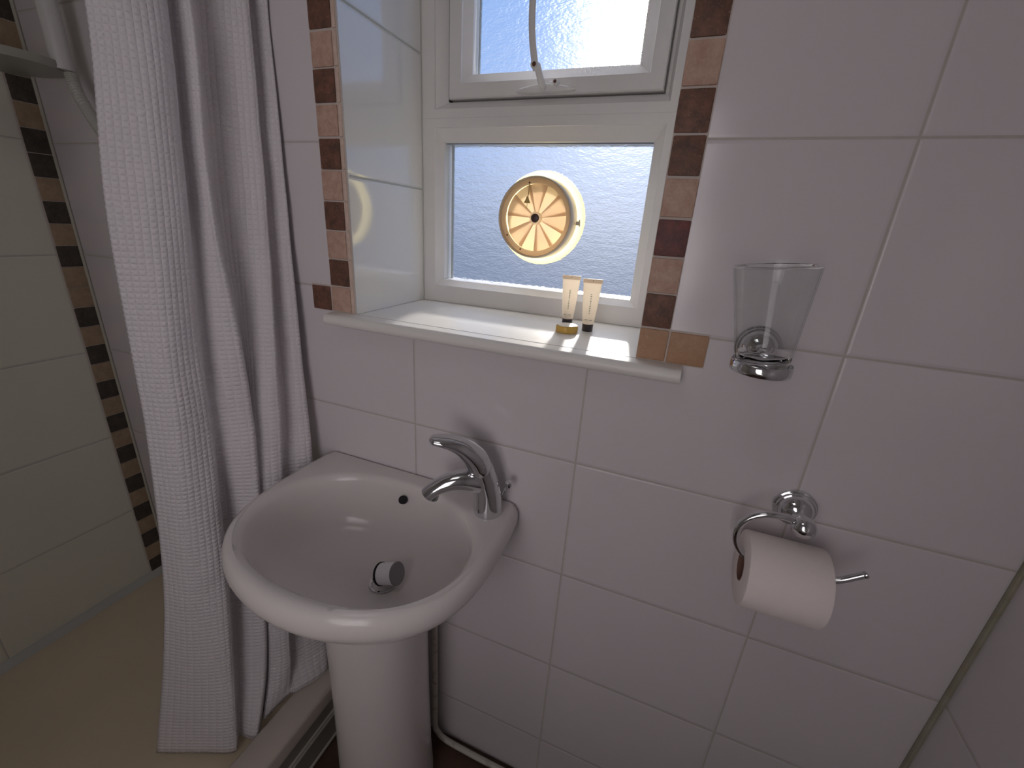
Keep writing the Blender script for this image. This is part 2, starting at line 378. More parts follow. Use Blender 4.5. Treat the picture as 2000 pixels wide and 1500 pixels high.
# ------------------------------------------------------------------ window
win = bpy.data.objects.new('window_1', None); COL.objects.link(win); win.location = ((WX0 + WX1) / 2, .27, WZ0); win.matrix_world = Matrix.Translation(win.location); struct(win)
bm = bmesh.new()
rects(bm, [(WX0, WX1, WZ0, .084, .298), (WX0, WX1, WZ0, .084, .236), (-.4245, .0420, -.2570, .0670, .236), (-.4235, .0410, -.2560, .0660, .238),
           (-.4120, .0275, -.2470, .0460, .250), (-.4100, .0250, -.2450, .0430, .2515), (-.4090, .0240, -.2440, .0410, .255), (-.4090, .0240, -.2440, .0410, .298)])
rects(bm, [(WX0, WX1, .0842, WZ1, .298), (WX0, WX1, .0842, WZ1, .236), (-.4245, .0420, .1010, .578, .236), (-.4235, .0410, .1020, .577, .238),
           (-.4040, .0360, .1120, .560, .247), (-.3985, .0310, .1150, .555, .250), (-.3985, .0310, .1150, .555, .298)])
obj('window_frame', bm, M_upvc, win, angle=20)
bm = bmesh.new()
rects(bm, [(-.3984, .0309, .1151, .5549, .290), (-.3984, .0309, .1151, .5549, .268), (-.3930, .0275, .1180, .552, .268), (-.3930, .0275, .1180, .552, .240), (-.3910, .0260, .1200, .550, .2365), (-.3650, .0020, .1440, .526, .2365), (-.3640, .0010, .1450, .525, .2395),
           (-.3500, -.0170, .1600, .510, .252), (-.3480, -.0210, .1625, .508, .2535), (-.3480, -.0210, .1625, .508, .290)])
obj('opening_sash', bm, M_upvc, win, angle=20)
def pane(name, x0, x1, z0, z1):
    bm = bmesh.new(); fs = box(bm, x0, x1, .264, .269, z0, z1, mi=1)
    for f in fs:
        if all(abs(v_.co.y - .264) < 1e-6 for v_ in f.verts): f.material_index = 0
    return obj(name, bm, [M_glass, M_clear], win, smooth=False)
pane('glass_pane', -.4090, .0240, -.2440, .0410); pane('glass_pane', -.3480, -.0210, .1625, .508)
bm = bmesh.new()   # spacer bars seen inside the left edges of the panes
box(bm, -.4015, -.3975, .2705, .276, -.243, .040); box(bm, -.3440, -.3410, .2705, .276, .163, .507)
obj('glazing_spacer', bm, M_white, win, smooth=False)
bm = bmesh.new()   # perished black gasket down the hinge side of the sash
box(bm, -.3982, -.3934, .2480, .256, .116, .552); box(bm, -.408, .023, .2565, .2585, .0400, .0412)
obj('gasket', bm, M_dark, win, smooth=False)
# casement stay on the sash's lower rail
st = bpy.data.objects.new('window_stay', None); COL.objects.link(st); st.location = (-.185, .225, .128); st.matrix_world = Matrix.Translation(st.location)
tag(st, 'white painted stay arm rising from the rail of the upper opening window', 'window stay')
bm = bmesh.new()
lens = []
for y, s_ in ((.2364, 1.0), (.226, .97), (.2235, .8)):
    lens.append([(-.186 + .058 * s_ * math.cos(a) * abs(math.cos(a)) ** .6, y, .1235 + .0075 * s_ * math.sin(a) + .004 * (1 - abs(math.cos(a)))) for a in [2 * PI * k_ / 40 for k_ in range(40)]])
loft(bm, lens, False, True); obj('base_plate', bm, M_upvc, st)
bm = bmesh.new(); tube(bm, catmull([(-.186, .230, .126), (-.187, .214, .131), (-.191, .208, .145), (-.195, .206, .157)], 5), .0062, 16); obj('post', bm, M_upvc, st)
bm = bmesh.new(); tube(bm, [(-.163, .232, .1335), (-.163, .218, .1335)], .0048, 14); tube(bm, [(-.176, .232, .134), (-.160, .226, .134)], .004, 10)
f_ = obj('locking_peg', bm, M_upvc, st)
bm = bmesh.new(); tube(bm, [(-.163, .2181, .1335), (-.163, .217, .1335)], .0028, 12); obj('screw', bm, M_screw, st)
bm = bmesh.new()
ap = catmull([(-.196, .205, .148), (-.200, .203, .165), (-.2055, .201, .195), (-.2085, .200, .235), (-.2085, .203, .29), (-.204, .210, .35), (-.198, .218, .41)], 6)
tube(bm, ap, [(.0062, .0032)] * len(ap), 14, side=(1, 0, 0)); obj('arm', bm, M_upvc, st)
bm = bmesh.new(); tube(bm, [(-.1965, .206, .155), (-.1975, .1965, .155)], .0072, 20); obj('pivot', bm, M_upvc, st)
bm = bmesh.new(); tube(bm, [(-.1975, .1965, .155), (-.1976, .1958, .155)], .0038, 16); obj('pivot_screw', bm, M_screw, st)

# round ventilator through the lower pane
VX, VZ = -.1860, -.0990
vt = thing('window_vent', 'round amber cord-operated ventilator set in the lower obscure glass pane', 'vent', (VX, .24, VZ))
bm = bmesh.new(); lathe(bm, [(.0800, 0), (.0785, .036), (.0775, .041), (.0755, .0425), (.0745, .040), (.0745, .030)], (VX, .263, VZ), (0, -1, 0), 72, False, False); obj('rim', bm, M_ventrim, vt)
bm = bmesh.new(); lathe(bm, [(.0745, 0), (.0745, .004), (.071, .006), (.0655, .004), (.0645, .001)], (VX, .2335, VZ), (0, -1, 0), 72, False, False); lathe(bm, [(.0748, 0), (.0665, 0), (.0665, .002), (.0748, .002)], (VX, .2345, VZ), (0, -1, 0), 72, False, False)
obj('inner_ring', bm, M_vent2, vt)
NB = 11
for k_ in range(NB):      # overlapping radial blades, alternately set back
    a0 = 2 * PI * k_ / NB + .12; a1 = a0 + 2 * PI / NB * 1.22
    y = .238 + (.0022 if k_ % 2 else 0) + .0008 * (k_ % 3); bm = bmesh.new(); pr = []
    for yy in (y, y + .0012):
        pr.append([(VX + r * math.cos(a), yy + .0025 * (j / 8), VZ + r * math.sin(a)) for r, js in ((.0655, range(9)), (.010, range(8, -1, -1))) for j in js for a in [a0 + (a1 - a0) * j / 8]])
    loft(bm, pr); obj('blade', bm, M_vent2 if k_ % 2 else M_vent, vt, angle=60)
bm = bmesh.new(); lathe(bm, [(.0125, 0), (.0125, .006), (.0105, .008)], (VX, .239, VZ), (0, -1, 0), 32); obj('hub', bm, M_vent2, vt)
bm = bmesh.new(); lathe(bm, [(.0085, 0), (.0085, .0015), (.007, .0025)], (VX, .2309, VZ), (0, -1, 0), 28); obj('hub_cap', bm, mat('hub_brown', (0.07, 0.035, 0.03), 0.4), vt)
bm = bmesh.new(); tube(bm, catmull([(VX - .016, .2285, VZ + .066), (VX - .016, .2270, VZ + .05), (VX - .0175, .2265, VZ + .036)], 4), .0009, 8); tube(bm, [(VX - .0178, .2265, VZ + .028), (VX - .018, .2268, VZ + .017)], .0006, 6); obj('pull_cord', bm, M_brass, vt)
bm = bmesh.new(); lathe(bm, [(.0013, .012), (.002, .011), (.0035, .006), (.0065, .0), (.006, -.0005)], (VX - .0178, .2262, VZ + .028), (0, 0, 1), 20); obj('cord_bell', bm, M_brass, vt)
for sx_, sz_ in ((-.0585, -.036), (-.027, -.0625), (-.016, .0655)):
    bm = bmesh.new(); lathe(bm, [(.0017, 0), (.0017, .0012), (.001, .0018)], (VX + sx_, .2286, VZ + sz_), (0, -1, 0), 12); obj('screw', bm, M_screw, vt)
bm = bmesh.new(); lathe(bm, [(.064, 0), (.093, 0), (.093, .012), (.088, .018), (.064, .018)], (VX, .2705, VZ), (0, 1, 0), 64, False, False); obj('outer_flange', bm, M_flange, vt)
bm = bmesh.new(); box(bm, VX + .0805, VX + .088, .252, .262, VZ - .009, VZ - .001, .002); tube(bm, [(VX + .087, .255, VZ + .002), (VX + .0885, .254, VZ - .011)], .0014, 8); obj('cord_guide', bm, M_ventrim, vt)

# window board
bm = bmesh.new()
pf = [(.236, -.2955), (-.024, -.2955), (-.029, -.2968), (-.0325, -.3005), (-.034, -.3065), (-.0325, -.3130), (-.029, -.3165), (-.024, -.3178), (.0, -.3178), (.236, -.3178)]
def sec(x, s0=1.0): return [(x, y, z) for y, z in pf]
loft(bm, [sec(WX0 + .0), sec(WX1 - .0)])
fr = [(0.0002, -.2955)] + pf[1:9] 
for xa, xb in ((-.508, WX0), (WX1, .1385)): loft(bm, [[(x, min(y, -.0003), z) for y, z in fr] for x in (xa, xb)])
bmesh.ops.remove_doubles(bm, verts=bm.verts, dist=1e-5)
o_ = obj('window_sill', bm, M_sill, angle=50); tag(o_, 'white rounded-edge window sill board under the obscure glass window', 'window sill')

# ------------------------------------------------------------------ things on the sill
def toiletry(name, x, y, label, rot):
    t = thing(name, label, 'toiletry tube', (x, y, -.2955), 'small cream toiletry tubes on the sill')
    H = .096; loops = []
    for i in range(22):
        f = i / 21; z = .014 + (H - .014) * f
        wx = .0105 + .0068 * f ** .8; wy = .0105 * (1 - f ** 1.6) + .0009
        if f > .90: wy = .0011
        loops.append([(wx * math.cos(a), wy * math.sin(a), z) for a in [2 * PI * q / 40 for q in range(40)]])
    bm = bmesh.new(); loft(bm, loops); b_ = obj('tube_body', bm, M_cream)
    bm = bmesh.new(); box(bm, -.0178, .0178, -.0013, .0013, H - .007, H + .0005, .0004); c_ = obj('crimp', bm, M_cream)
    bm = bmesh.new(); lathe(bm, [(.0098, 0), (.0102, .001), (.0102, .0135), (.0092, .0148)], (0, 0, 0), n=40); d_ = obj('cap', bm, M_cap)
    bm = bmesh.new()
    # faint upright wordmark and the small line of print above the cap (unreadable in the photo)
    rr = random.Random(3)
    for q in range(12):
        zz = .034 + q * .0031; w = rr.uniform(.0016, .0030); f = (zz - .014) / (H - .014)
        yy = -(.0105 * (1 - f ** 1.6) + .0009) - .00015
        box(bm, .0002 - w * .5, .0002 + w * .5, yy, yy + .0003, zz, zz + .0017)
    box(bm, -.0068, .0068, -.0109, -.0080, .0225, .0231)
    e_ = obj('print', bm, M_ink)
    bm = bmesh.new(); box(bm, -.0004, .0006, -.0017, -.0012, H - .0042, H - .0014); h_ = obj('crimp_mark', bm, M_ink)
    for q in (b_, c_, d_, e_, h_): q.parent = t
    t.rotation_euler = (0, 0, rot)
    return t
toiletry('toiletry_tube', -.0815, .168, 'cream toiletry tube standing on its cap behind the round gold soap', .12)
toiletry('toiletry_tube', -.0350, .142, 'cream toiletry tube on a black cap, to the right of the gold soap', .18)
t = thing('soap', 'small round gold-wrapped soap with a pale top on the window sill', 'soap', (-.0665, .108, -.2955))
bm = bmesh.new(); lathe(bm, [(.0185, 0), (.0202, .0015), (.0204, .010), (.0190, .0128)], (-.0665, .108, -.2954), n=44); obj('wrapper', bm, M_soap, t)
bm = bmesh.new(); lathe(bm, [(.0183, 0), (.0178, .0008)], (-.0665, .108, -.2825), n=40); obj('label', bm, M_label, t)

# ------------------------------------------------------------------ basin
BC = Vector((-.325, -.175)); NBS = 144
outline = [(-.2300, 0.0), (-.2355, -.06), (-.2370, -.12), (-.2350, -.17), (-.2260, -.22), (-.2060, -.265), (-.1740, -.302), (-.1350, -.328), (-.0900, -.3465), (-.0450, -.3570), (0, -.3605)]
half = catmull([(x, y, 0) for x, y in outline], 10)
poly = [(v_.x, v_.y) for v_ in half]; poly = poly + [(-x, y) for x, y in poly[::-1][1:]]
back = [(.2300 - .46 * k_ / 30, 0.0) for k_ in range(1, 30)]; poly = poly + back
poly = [(x - .325, y) for x, y in poly]
def ray_r(a, P, c0):
    d = Vector((math.cos(a), math.sin(a))); best = 0
    for i in range(len(P)):
        p0 = Vector(P[i]) - c0; p1 = Vector(P[(i + 1) % len(P)]) - c0; e_ = p1 - p0
        den = d.x * e_.y - d.y * e_.x
        if abs(den) < 1e-12: continue
        t = (p0.x * e_.y - p0.y * e_.x) / den; s_ = (p0.x * d.y - p0.y * d.x) / den
        if t > 0 and -1e-6 <= s_ <= 1 + 1e-6: best = max(best, t)
    return best
angs = [2 * PI * k_ / NBS for k_ in range(NBS)]
Rout = [ray_r(a, poly, BC) for a in angs]
def outer(off, z, yclamp=-.0008):      # outline moved inwards by off (back stays on the wall)
    out = []
    for a, r in zip(angs, Rout):
        x = BC.x + r * math.cos(a); y = BC.y + r * math.sin(a)
        k_ = max(r - off, .01) / r
        X_ = BC.x + (x - BC.x) * k_; Y_ = BC.y + (y - BC.y) * k_
        if y > -.002: Y_ = -.0008 - min(off, .004); X_ = BC.x + (x - BC.x) * max(1 - off / .235, .1)
        out.append((X_, min(Y_, yclamp), z))
    return out
IC = Vector((-.322, -.184))
def inner(s_, z, cx=IC.x, cy=IC.y, pw=2.25, A=.2080, B=.1475):
    out = []
    for a in angs:
        c_, n_ = math.cos(a), math.sin(a)
        out.append((cx + A * s_ * math.copysign(abs(c_) ** (2 / pw), c_), cy + B * s_ * math.copysign(abs(n_) ** (2 / pw), n_), z))
    return out
DC = Vector((-.300, -.158))
def bowl(f, s_, z): return inner(s_, z, IC.x * (1 - f) + DC.x * f, IC.y * (1 - f) + DC.y * f, 2.25 - .25 * f)
TOP = -.6150
under = lambda off, z: outer(off, z)
loops = [under(.142, -.7895), under(.122, -.776), under(.098, -.755), under(.066, -.725), under(.036, -.698), under(.016, -.678), under(.005, -.662), under(.0, -.648), under(.0006, -.634),
         under(.0045, -.6225), under(.011, -.6165), under(.018, TOP)]
loops += [inner(1.035, TOP - .0002), inner(1.0, TOP - .0022), inner(.975, TOP - .0065), inner(.955, TOP - .0135)]
loops += [bowl(.05, .940, -.648), bowl(.10, .915, -.672), bowl(.16, .880, -.696), bowl(.22, .835, -.713), bowl(.30, .765, -.7245), bowl(.40, .690, -.7310), bowl(.58, .55, -.7395), bowl(.78, .38, -.7475), bowl(.9, .24, -.7525), bowl(1.0, .135, -.7555)]
bm = bmesh.new(); loft(bm, loops)
basin = thing('wash_basin', 'white ceramic D-shaped wash basin fixed to the wall below the window', 'basin', (-.325, -.18, -.7895))
ob = obj('bowl', bm, M_ceramic, basin, angle=80)
bm = bmesh.new()     # overflow hole in the back of the bowl
oc = Vector((-.3265, -.0525, -.6465)); on = Vector((.05, -.80, .60)).normalized()
lathe(bm, [(.0085, -.004), (.0085, .0018), (.0078, .0022)], oc, on, 28, True, False); lathe(bm, [(.0078, .0021), (.0002, .0019)], oc, on, 28, False, True)
obj('overflow_hole', bm, M_dark, basin)
# pedestal
bm = bmesh.new(); loops = []
for z, r, dy in ((FLOOR + .0005, .101, 0), (FLOOR + .012, .101, 0), (-1.30, .097, 0), (-1.10, .0935, 0), (-.95, .0925, 0), (-.86, .0930, 0), (-.815, .0935, 0), (-.7900, .0935, 0)):
    lp = []
    for a in angs:
        x = math.cos(a); y = math.sin(a)
        yy = -.155 + r * y * (1 if y < 0 else 1.28)
        xx = -.325 + r * x
        lp.append((xx, yy, z))
    loops.append(lp)
loft(bm, loops); o_ = obj('basin_pedestal', bm, M_ceramic, angle=60); tag(o_, 'white ceramic column pedestal standing on the floor under the basin', 'pedestal')
# waste: chrome flip plug tipped on its side in a drain ring
wp = thing('basin_plug', 'flip-up chrome basin plug with dark end, tipped over in the bowl', 'plug', (-.300, -.158, -.753))
bm = bmesh.new(); lathe(bm, [(.0250, 0), (.0245, .0022), (.0215, .0026), (.0195, .0008), (.0190, -.004)], (-.300, -.158, -.7535), n=44, cap0=False, cap1=False); obj('drain_ring', bm, M_chrome, wp)
bm = bmesh.new(); lathe(bm, [(.0192, -.004), (.0001, -.0042)], (-.300, -.158, -.7535), n=32, cap0=False); obj('drain_hole', bm, M_dark, wp)
pa = Vector((.80, .05, .30)).normalized(); pc = Vector((-.3010, -.1585, -.7320))
bm = bmesh.new(); lathe(bm, [(.0182, -.0005), (.0194, .0005), (.0194, .033), (.0188, .0335)], pc, pa, 44); obj('drum', bm, mat('pale_plug_side', (0.90, 0.89, 0.92), 0.3, 0.0), wp)
bm = bmesh.new(); lathe(bm, [(.0200, .0330), (.0206, .0338), (.0206, .0358), (.0198, .0366)], pc, pa, 44); obj('end_disc', bm, M_chrome_dull, wp)
bm = bmesh.new(); lathe(bm, [(.0205, -.003), (.0208, -.002), (.0208, .0004), (.0200, .0012)], pc, pa, 44); obj('rubber_seal', bm, M_dark, wp)
bm = bmesh.new(); tube(bm, [pc - pa * .008 + Vector((0, -.010, -.004)), pc - pa * .002 + Vector((0, -.010, -.002))], .003, 10); tube(bm, [pc - pa * .010, pc - pa * .002], .006, 14); obj('stem', bm, M_chrome, wp)

# ------------------------------------------------------------------ mixer tap
TB = Vector((-.142, -.048, 0)); TD = Vector((-.866, -.5, 0)).normalized(); TS = Vector((0.5, -.866, 0))
def tp(t, z): return TB + TD * t + Vector((0, 0, z))
tap = thing('mixer_tap', 'chrome single-lever mixer tap on the right back corner of the basin', 'tap', (TB.x, TB.y, TOP))
bm = bmesh.new()
bp_ = [tp(0, TOP), tp(0, TOP + .003), tp(.0005, TOP + .02), tp(.002, TOP + .045), tp(.007, TOP + .07), tp(.012, TOP + .085), tp(.015, TOP + .098)]
loft(bm, [[c_ + (TD * math.cos(a) * r1 + TS * math.sin(a) * r2) for a in [2 * PI * q / 40 for q in range(40)]] for c_, (r1, r2) in zip(bp_, ((.0262, .0262), (.0268, .0268), (.0252, .0250), (.0240, .0238), (.0230, .0225), (.0215, .021), (.021, .021)))])
obj('body', bm, M_chrome, tap, angle=60)
bm = bmesh.new()
sp = [tp(.004, -.552), tp(.025, -.550), tp(.045, -.547), tp(.066, -.5485), tp(.086, -.5555), tp(.102, -.566), tp(.1095, -.574)]
tube(bm, catmull(sp, 5), [(.0210 - .0050 * q / 30, .0250 - .0115 * min(1, q / 22)) for q in range(31)], 32, side=TS)
obj('spout', bm, M_chrome, tap, angle=60)
bm = bmesh.new(); lathe(bm, [(.0108, 0), (.0108, .010), (.009, .0105), (.0085, .008)], tp(.099, -.572), tuple((TD * .25 + Vector((0, 0, -1)))), 28); obj('aerator', bm, M_chrome_dull, tap)
bm = bmesh.new()
lv = [tp(.0175, -.5360), tp(.0180, -.5270), tp(.0190, -.5175), tp(.0270, -.5010), tp(.0440, -.4830), tp(.0640, -.4720), tp(.0850, -.4665), tp(.1000, -.4650), tp(.1060, -.4650)]
cv = catmull(lv, 5); nl = len(cv); rad = []
key = [(0, .016, .016), (.10, .0225, .0205), (.22, .0250, .0220), (.37, .0255, .0215), (.50, .0240, .0185), (.62, .0215, .0135), (.76, .0190, .0095), (.88, .0150, .0070), (1.0, .0040, .0020)]
for q in range(nl):
    f = q / (nl - 1)
    for (f0, a0, b0), (f1, a1, b1) in zip(key, key[1:]):
        if f <= f1 + 1e-9:
            w = (f - f0) / (f1 - f0); rad.append((a0 + (a1 - a0) * w, b0 + (b1 - b0) * w)); break
tube(bm, cv, rad, 36, side=TS); obj('lever', bm, M_chrome, tap, angle=70)
bm = bmesh.new(); tube(bm, [tp(-.018, -.598), tp(-.034, -.560)], .0026, 12); lathe(bm, [(.002, -.004), (.006, -.001), (.0075, .004), (.006, .009), (.002, .011)], tp(-.035, -.562), (0.1, 0, 1), 24)
obj('pop_up_knob', bm, M_chrome, tap)

# ------------------------------------------------------------------ pipe beside the pedestal
bm = bmesh.new()
tube(bm, catmull([(-.2735, -.020, -.82), (-.2735, -.020, -1.0), (-.2735, -.020, -1.2), (-.2735, -.020, -1.335), (-.268, -.021, -1.362), (-.245, -.022, -1.380), (-.19, -.022, -1.386), (-.05, -.022, -1.389), (.25, -.022, -1.3895), (.59, -.022, -1.3895)], 8), .0072, 16)
o_ = obj('water_pipe', bm, M_pipe); tag(o_, 'painted water pipe running down beside the pedestal and along the floor', 'pipe')
bm = bmesh.new(); tube(bm, catmull([(-.215, -.050, FLOOR + .006), (-.15, -.045, FLOOR + .006), (-.05, -.043, FLOOR + .006), (.58, -.043, FLOOR + .006)], 6), .0055, 12)

bm.free()

# ------------------------------------------------------------------ shower tray
tray = thing('shower_tray', 'beige raised shower tray with wide front rim beneath the white curtain', 'shower tray', (-.9, -.6, FLOOR))
bm = bmesh.new()
box(bm, XL + .001, -.575, BACK + .001, -.001, FLOOR + .001, -1.2560)
obj('tray_floor', bm, M_tray, tray, smooth=False)
bm = bmesh.new()
pfc = [(-.586, -1.2565), (-.582, -1.235), (-.5775, -1.208), (-.571, -1.2010), (-.512, -1.2000), (-.505, -1.203), (-.503, -1.209), (-.503, -1.240), (-.511, -1.242), (-.511, -1.2565)]
loft(bm, [[(x, y, z) for x, z in pfc] for y in (BACK + .001, -.001)])
obj('rim', bm, M_traytop, tray, angle=50)
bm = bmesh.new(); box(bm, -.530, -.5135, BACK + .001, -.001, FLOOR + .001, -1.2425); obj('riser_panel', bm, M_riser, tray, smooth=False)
bm = bmesh.new()
for z in (-1.300, -1.312, -1.388): tube(bm, [(-.5135, BACK + .002, z), (-.5135, -.002, z)], .0045, 10)
obj('riser_bead', bm, M_bead, tray)
bm = bmesh.new(); 
for y0, y1 in ((BACK + .002, -.002),): loft(bm, [[(XL + .0005, y, -1.238), (XL + .004, y, -1.2395), (XL + .013, y, -1.250), (XL + .018, y, -1.2558), (XL + .0005, y, -1.2558)] for y in (y0, y1)])
loft(bm, [[(x, -.0005, -1.238), (x, -.004, -1.2395), (x, -.013, -1.250), (x, -.018, -1.2558), (x, -.0005, -1.2558)] for x in (XL + .002, -.59)])
obj('silicone_seal', bm, M_white, tray)

# ------------------------------------------------------------------ shower rail, dish, hose
rl = thing('shower_rail', 'white shower riser rail on the tiled corner wall behind the curtain', 'shower rail', (-1.094, -.05, .10))
bm = bmesh.new(); tube(bm, [(-1.094, -.052, .118), (-1.094, -.052, .82)], .0165, 28); obj('rail_tube', bm, M_plastic, rl)
bm = bmesh.new(); tube(bm, [(-1.094, -.052, .80), (-1.094, -.001, .80)], .014, 20); obj('wall_bracket', bm, M_plastic, rl)
bm = bmesh.new(); tube(bm, [(-1.094, -.052, .42), (-1.094, -.001, .42)], .014, 20); obj('wall_bracket', bm, M_plastic, rl)
bm = bmesh.new()
lp = lambda s_, z: [(-1.165 + .092 * s_ * math.cos(a), -.108 + .088 * s_ * math.sin(a), z - .010) for a in [2 * PI * q / 56 for q in range(56)]]
loft(bm, [lp(.86, .1235), lp(.97, .1260), lp(1.0, .1330), lp(1.0, .1400), lp(.97, .1400), lp(.93, .1310), lp(.5, .129)])
o_ = obj('soap_dish', bm, M_dish, angle=50); tag(o_, 'flat oval frosted soap dish clipped to the white shower rail', 'soap dish')
bm = bmesh.new(); hp = catmull([(-1.088, -.045, .1130), (-1.084, -.046, .095), (-1.072, -.047, .070), (-1.050, -.048, .040), (-1.020, -.050, .005), (-.99, -.058, -.03), (-.96, -.055, -.12), (-.955, -.054, -.30), (-.98, -.050, -.52), (-1.03, -.035, -.64), (-1.05, -.002, -.68)], 10)
tube(bm, hp, [.0105 + .0006 * math.cos(q * PI) for q in range(len(hp))], 18); o_ = obj('shower_hose', bm, M_hose); tag(o_, 'pale shower hose curving down from the rail behind the curtain', 'shower hose')

# ------------------------------------------------------------------ shower curtain
CT = [
 [[-0.64, -0.239, 0.114], [-0.64, -0.271, -0.124], [-0.66, -0.276, -0.347], [-0.67, -0.279, -0.482], [-0.71, -0.293, -0.794], [-0.74, -0.32, -1.014], [-0.767, -0.364, -1.243]],
 [[-0.602, -0.212, 0.121], [-0.602, -0.234, -0.12], [-0.612, -0.253, -0.344], [-0.622, -0.258, -0.479], [-0.65, -0.277, -0.784], [-0.67, -0.296, -1.005], [-0.685, -0.331, -1.243]],
 [[-0.6, -0.168, 0.139], [-0.6, -0.193, -0.117], [-0.61, -0.209, -0.356], [-0.615, -0.213, -0.498], [-0.62, -0.237, -0.807], [-0.62, -0.262, -1.02], [-0.614, -0.298, -1.243]],
 [[-0.628, -0.140, 0.162], [-0.628, -0.166, -0.117], [-0.630, -0.186, -0.374], [-0.635, -0.190, -0.526], [-0.66, -0.205, -0.852], [-0.65, -0.239, -1.066], [-0.635, -0.272, -1.240]],
 [[-0.6, -0.129, 0.154], [-0.6, -0.15, -0.114], [-0.595, -0.146, -0.37], [-0.595, -0.149, -0.523], [-0.6, -0.179, -0.851], [-0.602, -0.207, -1.078], [-0.592, -0.262, -1.238]],
 [[-0.630, -0.095, 0.181], [-0.632, -0.118, -0.114], [-0.628, -0.120, -0.39], [-0.622, -0.130, -0.549], [-0.635, -0.155, -0.884], [-0.625, -0.188, -1.104], [-0.615, -0.225, -1.232]],
 [[-0.618, -0.058, 0.187], [-0.618, -0.080, -0.111], [-0.62, -0.108, -0.383], [-0.61, -0.132, -0.534], [-0.61, -0.165, -0.868], [-0.60, -0.193, -1.095], [-0.598, -0.230, -1.222]],
 [[-0.595, -0.039, 0.189], [-0.595, -0.054, -0.108], [-0.588, -0.086, -0.384], [-0.582, -0.102, -0.541], [-0.582, -0.142, -0.877], [-0.577, -0.168, -1.113], [-0.583, -0.182, -1.205]],
 [[-0.618, -0.022, 0.211], [-0.620, -0.036, -0.107], [-0.612, -0.058, -0.401], [-0.606, -0.074, -0.567], [-0.6, -0.12, -0.904], [-0.588, -0.149, -1.141], [-0.566, -0.160, -1.196]],
 [[-0.59, -0.006, 0.204], [-0.59, -0.014, -0.105], [-0.583, -0.028, -0.398], [-0.575, -0.037, -0.569], [-0.566, -0.066, -0.937], [-0.557, -0.079, -1.118], [-0.539, -0.102, -1.195]],
 [[-0.625, -0.004, 0.21], [-0.63, -0.006, -0.105], [-0.62, -0.010, -0.398], [-0.61, -0.015, -0.569], [-0.60, -0.040, -0.937], [-0.59, -0.052, -1.118], [-0.572, -0.075, -1.194]]]
NR = 150
def curve_at(C_, f):      # f 0 = top, 1 = hem; parametrised so every control curve ends on its own hem
    top = C_[0][2]; pts = [[C_[0][0], C_[0][1] + (.02 if C_[0][1] < -.03 else 0), .80]] + [[C_[0][0], C_[0][1] + (.008 if C_[0][1] < -.03 else 0), .45]] + C_
    z = .80 + (C_[-1][2] - .80) * f
    for i in range(len(pts) - 1):
        if z >= pts[i + 1][2] - 1e-9:
            a, b = pts[i], pts[i + 1]; t = (a[2] - z) / (a[2] - b[2]); h_ = a[2] - b[2]
            pa_ = pts[max(i - 1, 0)]; pb_ = pts[min(i + 2, len(pts) - 1)]
            r = []
            for q in (0, 1):
                m0 = (b[q] - pa_[q]) / max(pa_[2] - b[2], 1e-6) * h_; m1 = (pb_[q] - a[q]) / max(a[2] - pb_[2], 1e-6) * h_
                t2, t3 = t * t, t ** 3
                r.append((2 * t3 - 3 * t2 + 1) * a[q] + (t3 - 2 * t2 + t) * m0 + (-2 * t3 + 3 * t2) * b[q] + (t3 - t2) * m1)
            return (r[0], r[1], z)
    return tuple(C_[-1])
SUB = 12
bm = bmesh.new(); uvl = bm.loops.layers.uv.new('UVMap'); grid = []; us = []
for i in range(NR + 1):
    row = catmull([curve_at(C_, i / NR) for C_ in CT], SUB)
    u_ = [0.0]
    for a, b in zip(row, row[1:]): u_.append(u_[-1] + (b - a).length)
    us.append(u_); grid.append([])
    for q_, p_ in enumerate(row):     # soft creases in the hanging cloth
        k_ = noise.noise(Vector((q_ * .030, p_.z * 5.0 + q_ * .035, 1.7))) * .006 + noise.noise(Vector((q_ * .075, p_.z * 11.0 - q_ * .05, 4.2))) * .0028
        k_ *= min(1, q_ / 8) * min(1, (len(row) - 1 - q_) / 14)
        grid[-1].append(bm.verts.new((p_.x + k_, min(p_.y - k_ * .3, -.003), p_.z)))
base_u = us[40]
for i in range(NR):
    for j in range(len(grid[0]) - 1):
        f = bm.faces.new((grid[i][j], grid[i + 1][j], grid[i + 1][j + 1], grid[i][j + 1]))
        for lp_, (ii, jj) in zip(f.loops, ((i, j), (i + 1, j), (i + 1, j + 1), (i, j + 1))): lp_[uvl].uv = (base_u[jj], grid[ii][jj].co.z)
o_ = obj('shower_curtain', bm, M_cloth, angle=180)
tag(o_, 'white waffle-weave shower curtain bunched in long folds beside the basin', 'shower curtain')
md = o_.modifiers.new('thickness', 'SOLIDIFY'); md.thickness = .0018; md.offset = 0
bm = bmesh.new(); tube(bm, [(-.62, -.001, .81), (-.62, BACK + .001, .81)], .011, 20); o_ = obj('curtain_rail', bm, M_chrome)
tag(o_, 'chrome rail carrying the white shower curtain above the tray', 'curtain rail')

